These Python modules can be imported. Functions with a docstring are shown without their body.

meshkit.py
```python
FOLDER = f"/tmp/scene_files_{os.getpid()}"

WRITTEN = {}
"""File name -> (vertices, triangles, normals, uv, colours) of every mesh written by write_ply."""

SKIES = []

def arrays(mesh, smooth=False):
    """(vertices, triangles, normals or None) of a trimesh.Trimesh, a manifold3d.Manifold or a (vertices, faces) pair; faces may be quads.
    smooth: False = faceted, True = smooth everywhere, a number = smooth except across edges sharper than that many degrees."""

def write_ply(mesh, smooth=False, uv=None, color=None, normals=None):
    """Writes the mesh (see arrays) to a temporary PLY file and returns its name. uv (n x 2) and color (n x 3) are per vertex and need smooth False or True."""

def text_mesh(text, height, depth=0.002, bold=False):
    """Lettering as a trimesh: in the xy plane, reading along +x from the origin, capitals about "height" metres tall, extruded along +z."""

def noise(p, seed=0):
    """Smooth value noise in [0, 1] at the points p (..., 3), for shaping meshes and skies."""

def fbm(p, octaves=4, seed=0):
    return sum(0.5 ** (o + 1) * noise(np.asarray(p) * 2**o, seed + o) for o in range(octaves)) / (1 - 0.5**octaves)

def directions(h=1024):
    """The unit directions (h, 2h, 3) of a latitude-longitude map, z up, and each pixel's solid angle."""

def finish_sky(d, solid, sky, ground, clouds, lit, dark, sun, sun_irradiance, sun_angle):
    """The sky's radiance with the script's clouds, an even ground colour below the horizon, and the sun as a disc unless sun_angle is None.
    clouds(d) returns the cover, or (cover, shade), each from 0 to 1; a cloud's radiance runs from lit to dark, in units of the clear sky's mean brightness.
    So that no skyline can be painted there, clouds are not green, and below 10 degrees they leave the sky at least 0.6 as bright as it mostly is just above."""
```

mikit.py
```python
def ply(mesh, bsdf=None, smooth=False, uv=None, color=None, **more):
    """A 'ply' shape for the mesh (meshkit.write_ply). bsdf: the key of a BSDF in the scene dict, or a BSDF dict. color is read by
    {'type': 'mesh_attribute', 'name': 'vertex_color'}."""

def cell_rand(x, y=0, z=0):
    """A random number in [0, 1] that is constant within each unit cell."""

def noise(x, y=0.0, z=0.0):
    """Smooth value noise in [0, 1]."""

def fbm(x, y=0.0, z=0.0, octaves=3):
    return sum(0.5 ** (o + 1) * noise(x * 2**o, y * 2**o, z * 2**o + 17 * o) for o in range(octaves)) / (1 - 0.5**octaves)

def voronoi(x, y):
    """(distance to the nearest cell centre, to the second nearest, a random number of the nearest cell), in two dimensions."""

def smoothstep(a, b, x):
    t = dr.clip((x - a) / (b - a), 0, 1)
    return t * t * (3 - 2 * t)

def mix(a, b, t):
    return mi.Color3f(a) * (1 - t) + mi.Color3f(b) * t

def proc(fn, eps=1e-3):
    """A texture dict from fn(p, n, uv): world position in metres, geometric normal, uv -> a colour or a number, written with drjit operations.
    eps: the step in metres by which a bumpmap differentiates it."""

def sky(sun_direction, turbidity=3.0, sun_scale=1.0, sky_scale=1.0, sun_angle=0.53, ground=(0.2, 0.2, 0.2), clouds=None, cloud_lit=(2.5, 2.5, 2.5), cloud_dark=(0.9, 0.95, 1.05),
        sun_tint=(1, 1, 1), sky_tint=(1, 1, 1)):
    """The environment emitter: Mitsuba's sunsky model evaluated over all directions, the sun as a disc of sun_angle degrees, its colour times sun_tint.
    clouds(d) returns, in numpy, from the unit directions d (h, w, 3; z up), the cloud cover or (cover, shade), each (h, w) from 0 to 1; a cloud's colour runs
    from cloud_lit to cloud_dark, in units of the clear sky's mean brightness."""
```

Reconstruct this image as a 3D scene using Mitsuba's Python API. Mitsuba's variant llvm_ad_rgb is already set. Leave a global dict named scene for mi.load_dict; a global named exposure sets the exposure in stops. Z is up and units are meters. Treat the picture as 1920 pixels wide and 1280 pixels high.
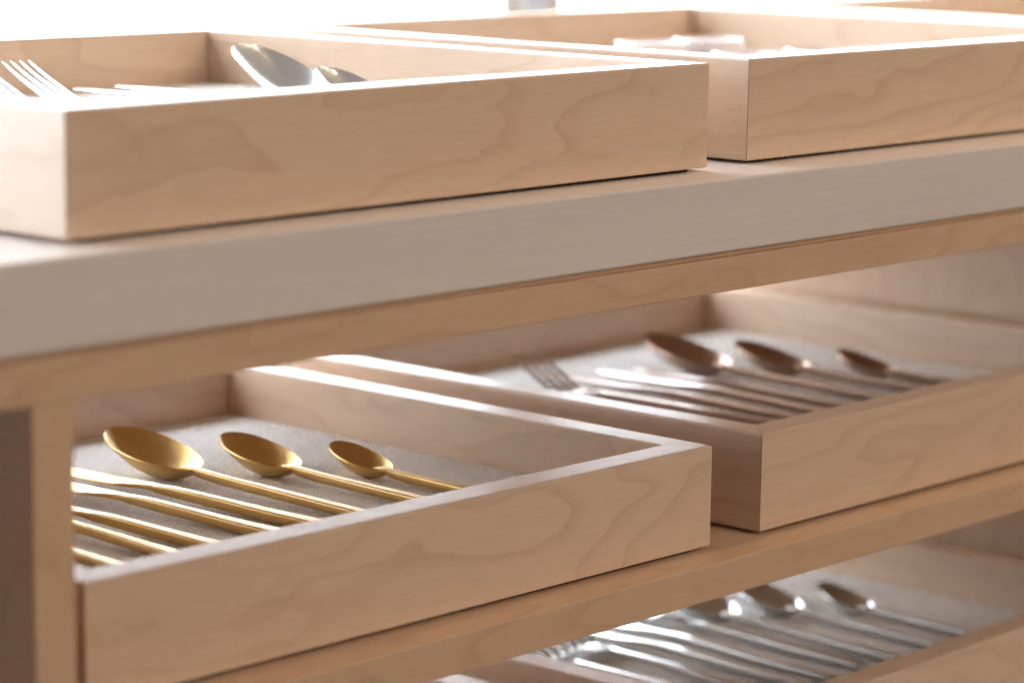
import math
import numpy as np
import trimesh
import drjit as dr
import mitsuba as mi
import mikit
from mikit import proc, noise, fbm, smoothstep, mix, cell_rand

rng = np.random.default_rng(42)
T = mi.ScalarTransform4f

# ------------------------------------------------------------------ camera
CAM = np.array([-0.5577, -0.9122, 0.1617])
FOCAL = 5472.7                      # pixels of the 1920 wide photograph
yaw, pitch, roll = np.radians([48.3695, 9.4164, 0.7539])
FWD = np.array([math.sin(yaw) * math.cos(pitch), math.cos(yaw) * math.cos(pitch), -math.sin(pitch)])
RIGHT = np.cross(FWD, [0, 0, 1]); RIGHT /= np.linalg.norm(RIGHT)
UP = np.cross(RIGHT, FWD)
UP = UP * math.cos(roll) - RIGHT * math.sin(roll)
FOCUS = 1.520
APERTURE = 0.0095

scene = {}
labels = {}
scene['camera'] = {
    'type': 'thinlens', 'fov': float(np.degrees(2 * np.arctan(960 / FOCAL))), 'fov_axis': 'x',
    'aperture_radius': APERTURE, 'focus_distance': FOCUS, 'near_clip': 0.05, 'far_clip': 60.0,
    'to_world': T().look_at(origin=CAM.tolist(), target=(CAM + FWD).tolist(), up=UP.tolist()),
}
exposure = 0.0

# ------------------------------------------------------------------ light: a bright shop window behind, a dim warm room in front
WINDOW_LIGHT = [6.9, 7.7, 8.5]     # the bright shop window behind the unit
UNSEEN_FRONT_LIGHT = [6.7, 5.5, 4.45]        # warm source out of view at front right, lights the tray fronts
ROOM_LIGHT = [0.32, 0.275, 0.24]
scene['room_light'] = {'type': 'constant', 'radiance': {'type': 'rgb', 'value': ROOM_LIGHT}}

# ------------------------------------------------------------------ materials (uv in metres: u along the grain)
def maple(p, n, uv):
    u, v = uv.x, uv.y
    tone = cell_rand(dr.floor(v), 3, 5)          # one number per board
    tone2 = cell_rand(dr.floor(v), 8, 2)
    warp = fbm(u * 5.6, v * 24.0, 3.0, 3) - 0.5
    jag = noise(u * 85.0, v * 60.0, 5.0) - 0.5
    s = v * (20.0 + 14.0 * tone2) + warp * 4.6 + noise(u * 2.4, v * 5.0, 9.0) * 3.2 + jag * 0.14
    k = s - dr.floor(s)
    ring = smoothstep(0.35, 0.93, k) ** 2 * (1 - smoothstep(0.93, 1.0, k))
    line = smoothstep(0.86, 0.93, k) * (1 - smoothstep(0.93, 0.985, k))
    wide = smoothstep(0.35, 0.75, fbm(u * 5.0, v * 16.0, 21.0, 2))
    fine = noise(u * 60.0, v * 2600.0, 2.0) - 0.5
    fine2 = noise(u * 300.0, v * 5200.0, 4.0) - 0.5
    c = mix((0.650, 0.505, 0.385), (0.615, 0.465, 0.335), tone)
    c = mix(c, mi.Color3f(0.54, 0.385, 0.27), ring * 0.44)
    c = mix(c, mi.Color3f(0.50, 0.33, 0.215), line * 0.17)
    c = mix(c, mi.Color3f(0.605, 0.445, 0.33), wide * 0.42)
    cu, cv = u * 95.0 + 3.0 * cell_rand(dr.floor(v * 900.0), 1, 1), v * 900.0
    r = cell_rand(dr.floor(cu), dr.floor(cv), 7)
    fx, fy = cu - dr.floor(cu) - 0.5, cv - dr.floor(cv) - 0.5
    fleck = dr.select(r > 0.9982, 1 - smoothstep(0.08, 0.40, dr.sqrt(fx * fx + fy * fy)), 0.0)
    c = mix(c, mi.Color3f(0.38, 0.25, 0.16), fleck * 0.6)
    return c * mi.Color3f(0.915, 0.876, 0.855) * (1 + 0.08 * fine + 0.06 * fine2)

def maple_relief(p, n, uv):
    return noise(uv.x * 45.0, uv.y * 2200.0, 2.0) * 0.6 + noise(uv.x * 160.0, uv.y * 4600.0, 4.0) * 0.4

scene['maple'] = {'type': 'twosided', 'bsdf': {'type': 'bumpmap', 'scale': 0.00002,
    'arbitrary': proc(maple_relief, eps=2e-4),
    'bsdf': {'type': 'principled', 'base_color': proc(maple), 'roughness': 0.29, 'specular': 0.6}}}

def shelf_maple(p, n, uv):
    return maple(p, n, uv) * mi.Color3f(0.91, 0.84, 0.755)

scene['shelf_maple'] = {'type': 'twosided', 'bsdf': {'type': 'principled', 'base_color': proc(shelf_maple), 'roughness': 0.38, 'specular': 0.45}}

def limed(p, n, uv):
    u, v = uv.x, uv.y
    a = fbm(u * 12.0, v * 420.0, 1.0, 3) - 0.5
    b = fbm(u * 3.0, v * 30.0, 4.0, 2) - 0.5
    d = smoothstep(0.60, 0.85, noise(u * 16.0, v * 900.0, 8.0))
    c = mi.Color3f(0.595, 0.54, 0.515) * (1 + 0.06 * a + 0.07 * b - 0.02 * d)
    return c

scene['limed_wood'] = {'type': 'twosided', 'bsdf': {'type': 'principled', 'base_color': proc(limed), 'roughness': 0.24, 'specular': 0.5, 'clearcoat': 0.5, 'clearcoat_gloss': 0.85}}

def thread(p):
    a, b = (p.x + p.y) * 600.0, (p.x - p.y) * 600.0
    return a, b

def weave(p, n, uv):
    a, b = thread(p)
    over = dr.abs(dr.sin(a * math.pi)) * dr.abs(dr.sin(b * math.pi))
    chk = cell_rand(dr.floor(a), dr.floor(b), 3)
    c = mix((0.34, 0.325, 0.305), (0.96, 0.94, 0.915), smoothstep(0.05, 0.75, over))
    return c * (0.84 + 0.28 * chk) * (0.94 + 0.12 * noise(p.x * 60, p.y * 60, 1))

def weave_relief(p, n, uv):
    a, b = thread(p)
    return dr.abs(dr.sin(a * math.pi)) * dr.abs(dr.sin(b * math.pi))

scene['linen'] = {'type': 'twosided', 'bsdf': {'type': 'bumpmap', 'scale': 0.00025, 'arbitrary': proc(weave_relief, eps=1e-4),
    'bsdf': {'type': 'principled', 'base_color': proc(weave), 'roughness': 0.8, 'specular': 0.3, 'sheen': 0.4}}}

scene['felt'] = {'type': 'twosided', 'bsdf': {'type': 'diffuse', 'reflectance': {'type': 'rgb', 'value': [0.025, 0.02, 0.018]}}}

def metal(key, c0, c1, rough):
    def col(p, n, uv):
        return mix(c0, c1, fbm(p.x * 900.0, p.y * 60.0, p.z * 900.0, 2))
    def rgh(p, n, uv):
        return rough * (0.85 + 0.35 * fbm(p.x * 130.0, p.y * 130.0, p.z * 130.0, 3))
    scene[key] = {'type': 'twosided', 'bsdf': {'type': 'principled', 'base_color': proc(col), 'metallic': 1.0, 'roughness': proc(rgh), 'specular': 0.5}}

metal('brass', (0.62, 0.395, 0.145), (0.71, 0.47, 0.185), 0.37)
metal('copper', (0.33, 0.22, 0.165), (0.41, 0.275, 0.21), 0.21)
metal('satin_steel', (0.86, 0.87, 0.89), (0.93, 0.94, 0.96), 0.20)
metal('polished_steel', (0.52, 0.51, 0.50), (0.60, 0.59, 0.58), 0.12)
scene['dish_glaze'] = {'type': 'twosided', 'bsdf': {'type': 'principled', 'base_color': {'type': 'rgb', 'value': [0.20, 0.095, 0.07]}, 'roughness': 0.22, 'specular': 0.6, 'clearcoat': 0.6}}
scene['dish_rim'] = {'type': 'twosided', 'bsdf': {'type': 'principled', 'base_color': {'type': 'rgb', 'value': [0.70, 0.62, 0.60]}, 'roughness': 0.2, 'specular': 0.6}}
scene['frame_paint'] = {'type': 'twosided', 'bsdf': {'type': 'principled', 'base_color': {'type': 'rgb', 'value': [0.62, 0.64, 0.67]}, 'roughness': 0.4}}
scene['floor_paint'] = {'type': 'twosided', 'bsdf': {'type': 'principled', 'base_color': proc(lambda p, n, uv: mix((0.085, 0.065, 0.05), (0.11, 0.085, 0.065), fbm(p.x * 3, p.y * 3, 0, 4))), 'roughness': 0.4}}
scene['lamp_metal'] = {'type': 'twosided', 'bsdf': {'type': 'principled', 'base_color': {'type': 'rgb', 'value': [0.05, 0.05, 0.05]}, 'roughness': 0.4}}

# ------------------------------------------------------------------ helpers
def numbered(name, base=''):
    key, i = base + name, 0
    while key in taken:
        i += 1
        key = f'{base}{name}_{i:03d}'
    taken.add(key)
    return key

taken = set()

def thing(name, label, category, group=None):
    key = numbered(name)
    labels[key] = {'label': label, 'category': category}
    if group:
        labels[key]['group'] = group
    return key

def part(parent, name, shape, label=None):
    key = numbered(name, parent + '__')
    scene[key] = shape
    if label:
        labels[key] = {'label': label}
    return key

def round_rect(w, h, r, k=4):
    """Outline (n x 2) of a w x h rectangle from (0,0), corners rounded by r (one number or four: bl, br, tr, tl)."""
    rs = [r] * 4 if np.isscalar(r) else r
    pts = []
    for (cx, cy, sx, sy, a0), q in zip([(0, 0, 1, 1, 180), (w, 0, -1, 1, 270), (w, h, -1, -1, 0), (0, h, 1, -1, 90)], rs):
        for i in range(k + 1):
            a = math.radians(a0 + 90 * i / k)
            pts.append((cx + sx * q + q * math.cos(a), cy + sy * q + q * math.sin(a)))
    return np.array(pts)

def board(profile, length, axis_u, axis_a, axis_b, origin, mitre=(0, 0), grain_offset=None):
    """A board: profile in (a, b), run along u from origin. mitre: how far each end is pulled in per metre of a. Faceted, uv along the grain."""
    ou, ov = grain_offset if grain_offset is not None else (rng.uniform(0, 40), float(rng.integers(1, 400)) + 0.22)
    U, A, B = map(np.asarray, (axis_u, axis_a, axis_b))
    n = len(profile)
    a, b = profile[:, 0], profile[:, 1]
    s0, s1 = mitre[0] * a, length - mitre[1] * a
    P = lambda s, aa, bb: np.asarray(origin) + np.outer(s, U) + np.outer(aa, A) + np.outer(bb, B)
    V, F, UV = [], [], []
    base = 0
    for i in range(n):
        j = (i + 1) % n
        V.append(P(np.array([s0[i], s0[j], s1[j], s1[i]]), np.array([a[i], a[j], a[j], a[i]]), np.array([b[i], b[j], b[j], b[i]])))
        vv = ov + np.array([a[i] + b[i], a[j] + b[j], a[j] + b[j], a[i] + b[i]])
        UV.append(np.stack([ou + np.array([s0[i], s0[j], s1[j], s1[i]]), vv], 1))
        F += [[base, base + 1, base + 2], [base, base + 2, base + 3]]
        base += 4
    for s, flip in ((s0, True), (s1, False)):
        V.append(P(s, a, b)); UV.append(np.stack([ou + 3 + a, ov + b], 1))
        for i in range(1, n - 1):
            F.append([base, base + i + 1, base + i] if flip else [base, base + i, base + i + 1])
        base += n
    V, F, UV = np.vstack(V), np.array(F), np.vstack(UV)
    if np.dot(np.cross(U, A), B) < 0:
        F = F[:, ::-1]
    return V, F, UV

def wood(data, bsdf, M=None):
    V, F, UV = data
    if M is not None:
        V = V @ M[0].T + M[1]
    # outward check by signed volume
    m = trimesh.Trimesh(V, F, process=False)
    if m.volume < 0:
        F = F[:, ::-1]
    return mikit.ply((V, F), bsdf, False, uv=UV)

EX, EY, EZ = np.eye(3)

# ------------------------------------------------------------------ setting: floor and window
FLOOR_Z = -0.82
fl = trimesh.creation.box((24, 20, 0.04)); fl.apply_translation((0.6, -8.5, FLOOR_Z - 0.02))  # out of view; kept dark and wide so little light bounces up
scene['floor'] = mikit.ply(fl, 'floor_paint')
labels['floor'] = {'label': 'unseen dark floor under the display unit, limiting the light from below', 'kind': 'structure'}

WY = 1.10
win = thing('window', 'bright white overexposed window behind the trays, with one pale double mullion', 'window')
WX0, WX1, WZ0, WZ1 = -1.30, 4.2, -0.16, 1.45
MX = [(0.20, 0.30), (1.685, 1.781), (3.15, 3.25)]
edges = [WX0] + [e for m in MX for e in m] + [WX1]
def pane(holder, a, b, z0, z1, light):
    # a upright rectangle from plan point a to plan point b, shining to the left of a -> b turned to face the unit
    v = np.array([[*a, z0], [*b, z0], [*b, z1], [*a, z1]], float)
    shp = mikit.ply((v, np.array([[0, 1, 2], [0, 2, 3]])), 'frame_paint')
    shp['emitter'] = {'type': 'area', 'radiance': {'type': 'rgb', 'value': light}}
    part(holder, 'pane', shp)
for k in range(0, len(edges), 2):
    pane(win, (edges[k], WY + 0.03), (edges[k + 1], WY + 0.03), WZ0, WZ1, WINDOW_LIGHT)
def box_between(a, b):
    a, b = np.array(a, float), np.array(b, float)
    m = trimesh.creation.box(b - a); m.apply_translation((a + b) / 2)
    return m
for x0, x1 in MX:
    st = 0.026
    part(win, 'stile', mikit.ply(box_between((x0, WY, WZ0), (x0 + st, WY + 0.05, WZ1)), 'frame_paint'))
    part(win, 'stile', mikit.ply(box_between((x1 - st, WY, WZ0), (x1, WY + 0.05, WZ1)), 'frame_paint'))
    pane(win, (x0 + st, WY + 0.04), (x1 - st, WY + 0.04), WZ0, WZ1, [0.95, 0.97, 1.0])  # pale middle of the mullion, its brightness put in as a soft glow
part(win, 'sill', mikit.ply(box_between((WX0, WY - 0.04, WZ0 - 0.04), (WX1, WY + 0.06, WZ0 - 0.001)), 'frame_paint'))
part(win, 'unseen_low_wall', mikit.ply(box_between((WX0, WY - 0.01, FLOOR_Z + 0.001), (WX1, WY + 0.06, WZ0 - 0.041)), 'floor_paint'))  # unseen wall below the sill, blocks light from behind
part(win, 'head', mikit.ply(box_between((WX0, WY, WZ1 + 0.001), (WX1, WY + 0.06, WZ1 + 0.09)), 'frame_paint'))

side = thing('window', 'unseen warm glowing panes out of view at front right, placed to light the tray fronts', 'window')  # unseen source, its kind and place chosen for the light on the fronts
SA, SB = (3.2, -4.3), (0.2, -4.9)
for k in range(3):
    a = [SA[i] + (SB[i] - SA[i]) * (k / 3 + 0.01) for i in (0, 1)]
    b = [SA[i] + (SB[i] - SA[i]) * ((k + 1) / 3 - 0.01) for i in (0, 1)]
    pane(side, a, b, 0.85, 2.75, UNSEEN_FRONT_LIGHT)

# ------------------------------------------------------------------ the display unit
DEPTH = 0.418
SLAB, GAP, RAIL = 0.0383, 0.0032, 0.0182
ZS, TS, ZB = -0.2033, 0.0195, -0.3654
UX0, UX1 = -0.80, 2.15
unit = thing('display_unit', 'long maple display unit with a pale greige top and open shelves holding the trays', 'shelving unit')
part(unit, 'tabletop', wood(board(round_rect(DEPTH + 0.015, SLAB, [0.0012, 0.0012, 0.0012, 0.0016]), UX1 - UX0, EX, EY, EZ, (UX0, 0, -SLAB)), 'limed_wood'), 'thick pale greige top board')
part(unit, 'spacer', wood(board(round_rect(DEPTH - 0.012, GAP, 0.0002, 1), UX1 - UX0 - 0.02, EX, EY, EZ, (UX0 + 0.01, 0.0055, -SLAB - GAP)), 'shelf_maple'))
zr = -SLAB - GAP - RAIL
part(unit, 'top_rail', wood(board(round_rect(DEPTH - 0.002, RAIL, 0.0006, 3), UX1 - UX0 - 0.02, EX, EY, EZ, (UX0 + 0.01, 0.0021, zr)), 'shelf_maple'))
UPR = [(-0.7900, -0.7699), (0.1805, 0.2020), (1.1560, 1.1761), (2.1250, 2.1451)]
zlow = FLOOR_Z + 0.002
for x0, x1 in UPR:
    part(unit, 'upright', wood(board(round_rect(x1 - x0, DEPTH - 0.004, 0.0006, 2), zr - 0.0002 - zlow, EZ, EX, EY, (x0, 0.0030, zlow)), 'shelf_maple'))
for (a, b), (c, d) in zip(UPR[:-1], UPR[1:]):
    for z in (ZS, ZB, -0.66):
        part(unit, 'shelf', wood(board(round_rect(DEPTH - 0.004, TS, 0.0006, 3), c - b - 0.0006, EX, EY, EZ, (b + 0.0003, 0.0007, z - TS)), 'shelf_maple'))

zb_top = -0.082
part(unit, 'back_panel', wood(board(round_rect(0.008, zb_top - zlow, 0.0004, 2), UPR[1][0] - UPR[0][1] - 0.001, EX, EY, EZ, (UPR[0][1] + 0.0005, DEPTH + 0.002, zlow)), 'shelf_maple'))  # unseen panel behind the left bay, shades the upright; slot above lets light in

# ------------------------------------------------------------------ trays
TH, TW, TD, TT, TG, TF = 0.055, 0.4355, 0.3835, 0.0191, 0.0018, 0.0242

def tray(label, corner, zbase, pivot, angle=0.0, width=TW):
    """corner: x of the front left corner, y of the front face. pivot: the fixed x of the small rotation."""
    key = thing('tray', label, 'tray', 'maple trays on the display unit')
    x0, y0 = corner
    c, s = math.cos(angle), math.sin(angle)
    R = np.array([[c, -s, 0], [s, c, 0], [0, 0, 1]])
    M = (R, np.array([pivot, y0, 0]) - R @ np.array([pivot, y0, 0]))
    prof = round_rect(TT, TH, [0.0011, 0.0007, 0.0008, 0.0013], 4)
    z = zbase + TG
    e = 0.00020
    part(key, 'front_panel', wood(board(prof, width - 2 * e, EX, EY, EZ, (x0 + e, y0, z), (1, 1)), 'maple', M))
    part(key, 'back_panel', wood(board(prof, width - 2 * e, EX, -EY, EZ, (x0 + e, y0 + TD, z), (1, 1)), 'maple', M))
    part(key, 'side_panel', wood(board(prof, TD - 2 * e, EY, EX, EZ, (x0, y0 + e, z), (1, 1)), 'maple', M))
    part(key, 'side_panel', wood(board(prof, TD - 2 * e, EY, -EX, EZ, (x0 + width, y0 + e, z), (1, 1)), 'maple', M))
    g = 0.0003
    part(key, 'base_board', wood(board(round_rect(TD - 2 * TT - 2 * g, 0.012, 0.0002, 1), width - 2 * TT - 2 * g, EX, EY, EZ, (x0 + TT + g, y0 + TT + g, z + TF - 0.0145)), 'maple', M))
    part(key, 'linen_liner', wood(board(round_rect(TD - 2 * TT - 2 * g, 0.0022, 0.0008, 2), width - 2 * TT - 2 * g, EX, EY, EZ, (x0 + TT + g, y0 + TT + g, z + TF - 0.0022)), 'linen', M), 'grey woven fabric liner')
    part(key, 'felt_foot', wood(board(round_rect(TD - 0.022, TG + 0.004 - 0.0003, 0.0002, 1), width - 0.024, EX, EY, EZ, (x0 + 0.012, y0 + 0.0035, zbase + 0.0002)), 'felt', M))
    return key

tray('left tray on the greige top, with silver forks and spoons in it', (0.2186, 0.0292), 0.0, 0.6538, 0.006)
tray('right tray on the greige top, holding small brown dishes', (0.6965, 0.0353), 0.0, 0.6965, 0.006)
tray('third tray on the greige top, barely seen at the upper right edge', (1.1680, 0.0340), 0.0, 1.1680, 0.006)
tray('tray with gold cutlery on the middle shelf, beside the upright', (0.2283, 0.0229), ZS, 0.6565, -0.0143, 0.6565 - 0.2283)
tray('tray with copper brown cutlery on the middle shelf', (0.7009, 0.0231), ZS, 0.7009, 0.0004)
tray('tray with shiny silver cutlery on the lowest shelf', (0.7009, 0.0231), ZB, 0.7009, 0.0)
tray('left tray on the lowest shelf, only its rim seen at the bottom edge', (0.2283, 0.0231), ZB, 0.6565, 0.0, 0.6565 - 0.2283)

# ------------------------------------------------------------------ cutlery (local: along +y from tail 0 to tip, z up from the liner)
def loft(rings):
    """Closed skin over rings of equal length, with fans at both ends."""
    n = len(rings[0])
    V = np.vstack(rings + [rings[0].mean(0)[None], rings[-1].mean(0)[None]])
    F = []
    for k in range(len(rings) - 1):
        for i in range(n):
            j = (i + 1) % n
            a, b, c, d = k * n + i, k * n + j, (k + 1) * n + j, (k + 1) * n + i
            F += [[a, b, c], [a, c, d]]
    e0, e1 = len(V) - 2, len(V) - 1
    o = (len(rings) - 1) * n
    for i in range(n):
        j = (i + 1) % n
        F += [[e0, j, i], [e1, o + i, o + j]]
    m = trimesh.Trimesh(V, np.array(F), process=False)
    if m.volume < 0:
        m.invert()
    return m

def d_section(y, xc, top, w, t, n=22, flat=0.55):
    """A bar section with a nearly flat top and a rounded underside."""
    a = np.linspace(0, 2 * np.pi, n, endpoint=False)
    ca, sa = np.cos(a), np.sin(a)
    p = 0.55
    x = np.sign(ca) * np.abs(ca) ** p * w / 2
    z = np.where(sa >= 0, np.abs(sa) ** 0.5 * t * 0.22, -np.abs(sa) ** 0.8 * t * 0.78)
    return np.stack([xc + x, np.full(n, y), top - 0.22 * t + z], 1)

def spline(xs, ys, q):
    from scipy.interpolate import PchipInterpolator
    return PchipInterpolator(xs, ys)(q)

def bar(stations, m=46, end_round=0.004):
    """stations: rows (y, xc, top, width, thickness)."""
    st = np.array(stations, float)
    q = np.linspace(st[0, 0], st[-1, 0], m)
    cols = [spline(st[:, 0], st[:, i], q) for i in range(1, 5)]
    return loft([d_section(y, *(c[k] for c in cols)) for k, y in enumerate(q)])

def spoon_meshes(L, W, total, h_tip, h_neck):
    """bowl and handle; y = 0 at the tail, bowl from total-L to total, its lowest point at z = 0."""
    nu, nv, th = 44, 26, 0.0013
    y0 = total - L
    s = (1 - np.cos(np.linspace(0, np.pi, nu))) / 2
    half = W * np.sqrt(np.clip(s * (1 - s), 0, None)) * (0.97 + 0.20 * (s - 0.5))
    half = np.maximum(half, 0.0026 * np.sqrt(np.clip(1 - s, 0, 1)) + 1e-5)
    rim = h_neck + (h_tip - h_neck) * s - 0.0010 * np.sin(np.pi * s)
    shape = np.sin(np.pi * s ** 0.90) ** 0.85
    lo, hi = 0.0, 0.06
    for _ in range(40):
        mid = (lo + hi) / 2
        lo, hi = (mid, hi) if (rim - mid * shape - th).min() > 0 else (lo, mid)
    dep = lo * shape
    inner, outer = [], []
    for k in range(nu):
        x = np.sin(np.linspace(-1, 1, nv) * np.pi / 2)
        zz = rim[k] - dep[k] * (1 - np.abs(x) ** 2.3)
        inner.append(np.stack([x * half[k], np.full(nv, y0 + L * s[k]), zz], 1))
        outer.append(np.stack([x * (half[k] + 0.0003), np.full(nv, y0 + L * s[k]), zz - th * (0.55 + 0.45 * (1 - np.abs(x) ** 4))], 1))
    bowl = loft([np.vstack([i, o[::-1]]) for i, o in zip(inner, outer)])
    tail = 0.0056
    straight = lambda y: tail + (h_neck - tail) * max(y, 0) / y0
    handle = bar([(0, 0, tail - .0002, 0.0076, 0.0048), (0.003, 0, straight(0), 0.0080, 0.0054), (total * 0.25, 0, straight(total * .25), 0.0072, 0.0056),
                  (y0 * 0.62, 0, straight(y0 * .62), 0.0060, 0.0056), (y0 - 0.022, 0, straight(y0 - .022), 0.0052, 0.0056),
                  (y0 - 0.003, 0, h_neck + 0.0003, 0.0054, 0.0048), (y0 + 0.004, 0, h_neck + 0.0006, 0.0066, 0.0026), (y0 + 0.010, 0, h_neck - 0.0002, 0.0046, 0.0012)])
    return {'bowl': bowl, 'handle': handle}

def knife_meshes(total, blade, wide=0.0185):
    y0 = total - blade
    h = bar([(0, 0, 0.0058, 0.0094, 0.0054), (0.004, 0, 0.0059, 0.0100, 0.0056), (total * 0.22, 0, 0.0064, 0.0086, 0.0060),
             (y0 * 0.7, 0, 0.0076, 0.0068, 0.0062), (y0 - 0.012, 0, 0.0082, 0.0066, 0.0056), (y0 + 0.002, -0.0006, 0.0078, 0.0078, 0.0040)])
    q = np.linspace(0, 1, 40)
    rings = []
    n = 20
    a = np.linspace(0, 2 * np.pi, n, endpoint=False)
    for s in q:
        left = -spline([0, .10, .25, .6, .9, 1], [.0040, .0066, wide * .68, wide * .74, wide * .55, .0006], s)
        right = spline([0, .3, .85, .96, 1], [.0036, .0042, .0040, .0018, -.0002], s)
        right = min(right, right) if s < 1 else left + 0.0004
        th = spline([0, .12, .4, 1], [.0036, .0024, .0017, .0011], s)
        top = spline([0, .25, 1], [.0079, .0076, .0068], s)
        xc, w = (left + right) / 2, max(right - left, 4e-4)
        rings.append(np.stack([xc + np.sign(np.cos(a)) * np.abs(np.cos(a)) ** .7 * w / 2, np.full(n, y0 + s * blade),
                               top - th / 2 + np.sign(np.sin(a)) * np.abs(np.sin(a)) ** .45 * th / 2], 1))
    return {'blade': loft(rings), 'handle': h}

def fork_meshes(total, head, h_tip=0.024, wide=0.025, slim=0.43):
    y0 = total - head
    tine_len = head * 0.64
    curve = lambda y: spline([0, head * .16, head * .38, head * .7, head], [0.0082, 0.0068, 0.0056, h_tip * .56, h_tip], y)
    out = {}
    out['handle'] = bar([(0, 0, 0.0048, 0.0092, 0.0044), (0.004, 0, 0.0049, 0.0098, 0.0046), (total * 0.25, 0, 0.0058, 0.0084, 0.0050),
                         (y0 * 0.65, 0, 0.0072, 0.0060, 0.0054), (y0 - 0.014, 0, 0.0081, 0.0052, 0.0050), (y0 + 0.003, 0, 0.0083, 0.0060, 0.0034)])
    root = head - tine_len
    q = np.linspace(0, root + 0.001, 18)
    out['neck'] = loft([d_section(y0 + y, 0, curve(y), spline([0, root * .45, root], [.0056, wide * .72, wide], min(y, root)), 0.0026) for y in q])
    tw = wide / 4 * slim
    tines = []
    for i in range(4):
        xc = -wide / 2 + wide / 8 * 1.15 + i * (wide - wide / 4 * 1.15) / 3
        rows = []
        for s in np.linspace(0, 1, 22):
            y = root - 0.001 + s * (tine_len + 0.001)
            rows.append(d_section(y0 + y, xc, curve(min(y, head)), tw * spline([0, .75, .95, 1], [1.25, .92, .62, .22], s), 0.0024 * spline([0, .8, 1], [1, .8, .3], s), 14))
        tines.append(loft(rows))
    out['tine'] = tines
    return out

def place(kind, label, category, group, meshes, bsdf, x, ytail, z, rot=0.0, roll_deg=0.0, lift=0.0):
    key = thing(kind, label, category, group)
    M = T().translate([x, ytail, z + lift]).rotate([0, 0, 1], rot).rotate([0, 1, 0], roll_deg)
    for name, ms in meshes.items():
        for m in (ms if isinstance(ms, list) else [ms]):
            shp = mikit.ply(m, bsdf, 50)
            shp['to_world'] = M
            part(key, name, shp)
    return key

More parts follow.
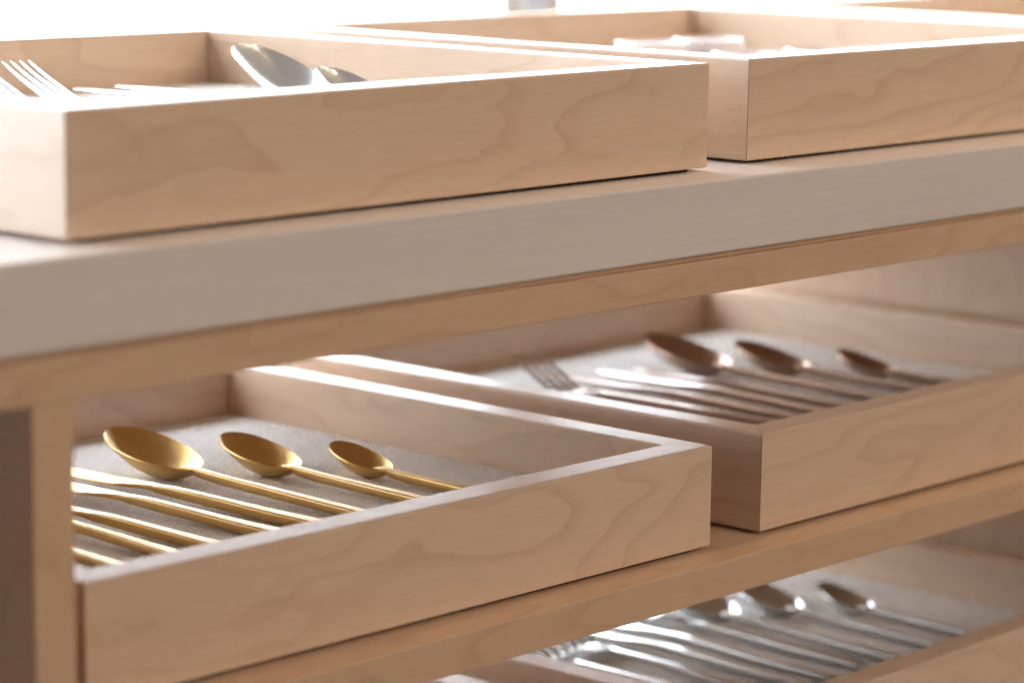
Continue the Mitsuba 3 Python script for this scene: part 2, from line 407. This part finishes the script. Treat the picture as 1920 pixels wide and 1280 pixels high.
FU, FM, FB = TG + TF, ZS + TG + TF, ZB + TG + TF
up = 0.0002
S_BIG = spoon_meshes(0.068, 0.0425, 0.208, 0.0225, 0.0090)
S_MID = spoon_meshes(0.056, 0.0350, 0.176, 0.0195, 0.0080)
S_SMALL = spoon_meshes(0.0430, 0.0265, 0.138, 0.0165, 0.0068)
S_SILVER = spoon_meshes(0.073, 0.0440, 0.208, 0.0320, 0.0050)
S_SILVER_MID = spoon_meshes(0.052, 0.0310, 0.176, 0.0215, 0.0060)
KNIFE = knife_meshes(0.235, 0.100)
KNIFE_S = knife_meshes(0.205, 0.080, 0.017)
FORK = fork_meshes(0.205, 0.075)
FORK_C = fork_meshes(0.205, 0.062, 0.0280, 0.0365, 0.34)

def spoon(which, label, metal_key, x, ytip, z, group, rot=0.0):
    m, tot = {'big': (S_BIG, .208), 'mid': (S_MID, .176), 'small': (S_SMALL, .138), 'silver': (S_SILVER, .208), 'silver_mid': (S_SILVER_MID, .176)}[which]
    place('spoon', label, 'spoon', group, m, metal_key, x, ytip - tot, z + up, rot)

GG, GC, GS, GP = 'gold cutlery in the middle left tray', 'copper cutlery in the middle right tray', 'silver cutlery in the top left tray', 'polished cutlery in the lowest tray'
spoon('big', 'largest gold spoon, leftmost of three on grey fabric', 'brass', 0.4901, 0.3153, FM, GG)
spoon('mid', 'middle-sized gold spoon between the two other gold spoons', 'brass', 0.5345, 0.2711, FM, GG)
spoon('small', 'smallest gold spoon, nearest the right side of its tray', 'brass', 0.5704, 0.2221, FM, GG)
place('knife', 'gold knife lying beside the largest gold spoon', 'knife', GG, KNIFE, 'brass', 0.4590, 0.098, FM + up, 3.0)
place('knife', 'gold knife between two other gold knives', 'knife', GG, KNIFE, 'brass', 0.4300, 0.092, FM + up, 2.2)
place('knife', 'shortest gold knife, beside the gold fork handles', 'knife', GG, KNIFE_S, 'brass', 0.3900, 0.085, FM + up, 2.0)
place('fork', 'gold fork handle beside the shortest gold knife', 'fork', GG, FORK, 'brass', 0.3640, 0.085, FM + up)
place('fork', 'gold fork handle nearest the front left corner of the tray', 'fork', GG, FORK, 'brass', 0.3290, 0.085, FM + up)

spoon('big', 'largest dark copper spoon, leftmost of three', 'copper', 0.9598, 0.3129, FM, GC)
spoon('mid', 'middle-sized dark copper spoon between two others', 'copper', 1.0040, 0.2645, FM, GC, 3.0)
spoon('small', 'smallest dark copper spoon near the right tray side', 'copper', 1.0430, 0.2070, FM, GC, 5.5)
place('fork', 'copper fork with its tines towards the tray back', 'fork', GC, FORK_C, 'copper', 0.8455, 0.100, FM + up, 6.5, 0.0, 0.0)
place('knife', 'copper knife next to the copper fork', 'knife', GC, KNIFE, 'copper', 0.8640, 0.085, FM + up, 0.5, 5.0, 0.0004)
place('knife', 'middle one of the three copper knives', 'knife', GC, KNIFE, 'copper', 0.8920, 0.070, FM + up, -1.0, 0.8, 0.0001)
place('knife', 'copper knife next to the largest copper spoon', 'knife', GC, KNIFE_S, 'copper', 0.9190, 0.085, FM + up, 1.0, 4.5, 0.0004)

place('fork', 'silver fork at the left picture edge of the top tray', 'fork', GS, FORK, 'satin_steel', 0.4050, 0.125, FU + up)
place('fork', 'silver fork with four raised tines in the top tray', 'fork', GS, FORK, 'satin_steel', 0.4400, 0.130, FU + up)
place('knife', 'silver knife lying beside the raised fork tines', 'knife', GS, KNIFE, 'satin_steel', 0.4900, 0.110, FU + up)
place('knife', 'silver knife lying nearer the silver spoons', 'knife', GS, KNIFE, 'satin_steel', 0.5200, 0.110, FU + up)
spoon('silver', 'large silver spoon rising above the tray rim', 'satin_steel', 0.5510, 0.2765, FU, GS)
spoon('silver_mid', 'smaller silver spoon peeking over the tray rim', 'satin_steel', 0.5654, 0.2281, FU, GS)

spoon('big', 'polished spoon half hidden under the shelf edge', 'polished_steel', 0.9440, 0.2890, FB, GP)
spoon('mid', 'polished middle spoon between the two other polished spoons', 'polished_steel', 0.9899, 0.2581, FB, GP)
spoon('small', 'smallest polished spoon, at the right of the lowest tray', 'polished_steel', 1.0291, 0.2149, FB, GP)
place('fork', 'polished fork leftmost in the lowest tray', 'fork', GP, FORK_C, 'polished_steel', 0.7900, 0.080, FB + up, 1.5)
place('fork', 'polished fork beside the polished knives', 'fork', GP, FORK_C, 'polished_steel', 0.8260, 0.084, FB + up, 0.5)
place('knife', 'polished knife beside the polished forks', 'knife', GP, KNIFE_S, 'polished_steel', 0.8560, 0.095, FB + up, 0.8, 4.5, 0.0004)
place('knife', 'polished knife in the middle of its tray', 'knife', GP, KNIFE, 'polished_steel', 0.8790, 0.096, FB + up, -0.6, 2.0, 0.0002)
place('knife', 'polished knife with a bright reflection, beside the spoons', 'knife', GP, KNIFE, 'polished_steel', 0.9160, 0.100, FB + up)

# ------------------------------------------------------------------ small dishes in the right top tray
def dish(label, x, y, r, h):
    key = thing('dish', label, 'dish', 'small brown dishes in the top right tray')
    body = trimesh.creation.revolve(np.array([[0, 0.0], [r * .80, 0.0], [r * .93, 0.002], [r * .95, h * .50], [r * .88, h * .50], [r * .84, 0.005], [0, 0.004]]), sections=48)
    rim = trimesh.creation.revolve(np.array([[r * .88, h * .502], [r * .965, h * .502], [r, h * .56], [r, h * .93], [r * .98, h * .99], [r * .92, h], [r * .88, h * .95], [r * .88, h * .502]]), sections=48)
    for name, m, b in (('body', body, 'dish_glaze'), ('rim', rim, 'dish_rim')):
        shp = mikit.ply(m, b, 40)
        shp['to_world'] = T().translate([x, y, FU + up])
        part(key, name, shp)

dish('brown dish with pale rim at the left of the group', 0.9140, 0.2790, 0.0235, 0.0195)
dish('brown dish behind the others, dark side showing under its pale rim', 0.9700, 0.2760, 0.0235, 0.0195)
dish('low brown dish in front, close to the tray corner', 0.9300, 0.2150, 0.0215, 0.0150)
dish('low brown dish at the right, almost hidden by the front rim', 0.9650, 0.1760, 0.0285, 0.0175)

# ------------------------------------------------------------------ warm bulbs out of view, placed to glint in the silver spoons
lamp = thing('unseen_bulb_cluster', 'unseen cluster of warm bulbs, placed to glint in the bowl of the large silver spoon', 'lamp')
bar_mesh = trimesh.creation.cylinder(0.012, 1.6, sections=20)
bar_mesh.apply_transform(trimesh.transformations.rotation_matrix(math.pi / 2, [0, 1, 0])); bar_mesh.apply_translation((1.65, -0.15, 1.62))
part(lamp, 'rail', mikit.ply(bar_mesh, 'lamp_metal', 40))
for x, y, z in [(1.0, -0.15, 1.40), (1.35, -0.15, 1.30), (1.70, -0.15, 1.42), (2.05, -0.15, 1.34), (2.35, -0.15, 1.45)]:
    b = trimesh.creation.icosphere(3, 0.025); b.apply_translation((x, y, z))
    shp = mikit.ply(b, 'frame_paint', True)
    shp['emitter'] = {'type': 'area', 'radiance': {'type': 'rgb', 'value': [190.0, 128.0, 64.0]}}
    part(lamp, 'bulb', shp)
    c = trimesh.creation.cylinder(0.004, 1.61 - z - 0.028, sections=10); c.apply_translation((x, y, (1.61 + z + 0.028) / 2))
    part(lamp, 'cord', mikit.ply(c, 'lamp_metal', 40))
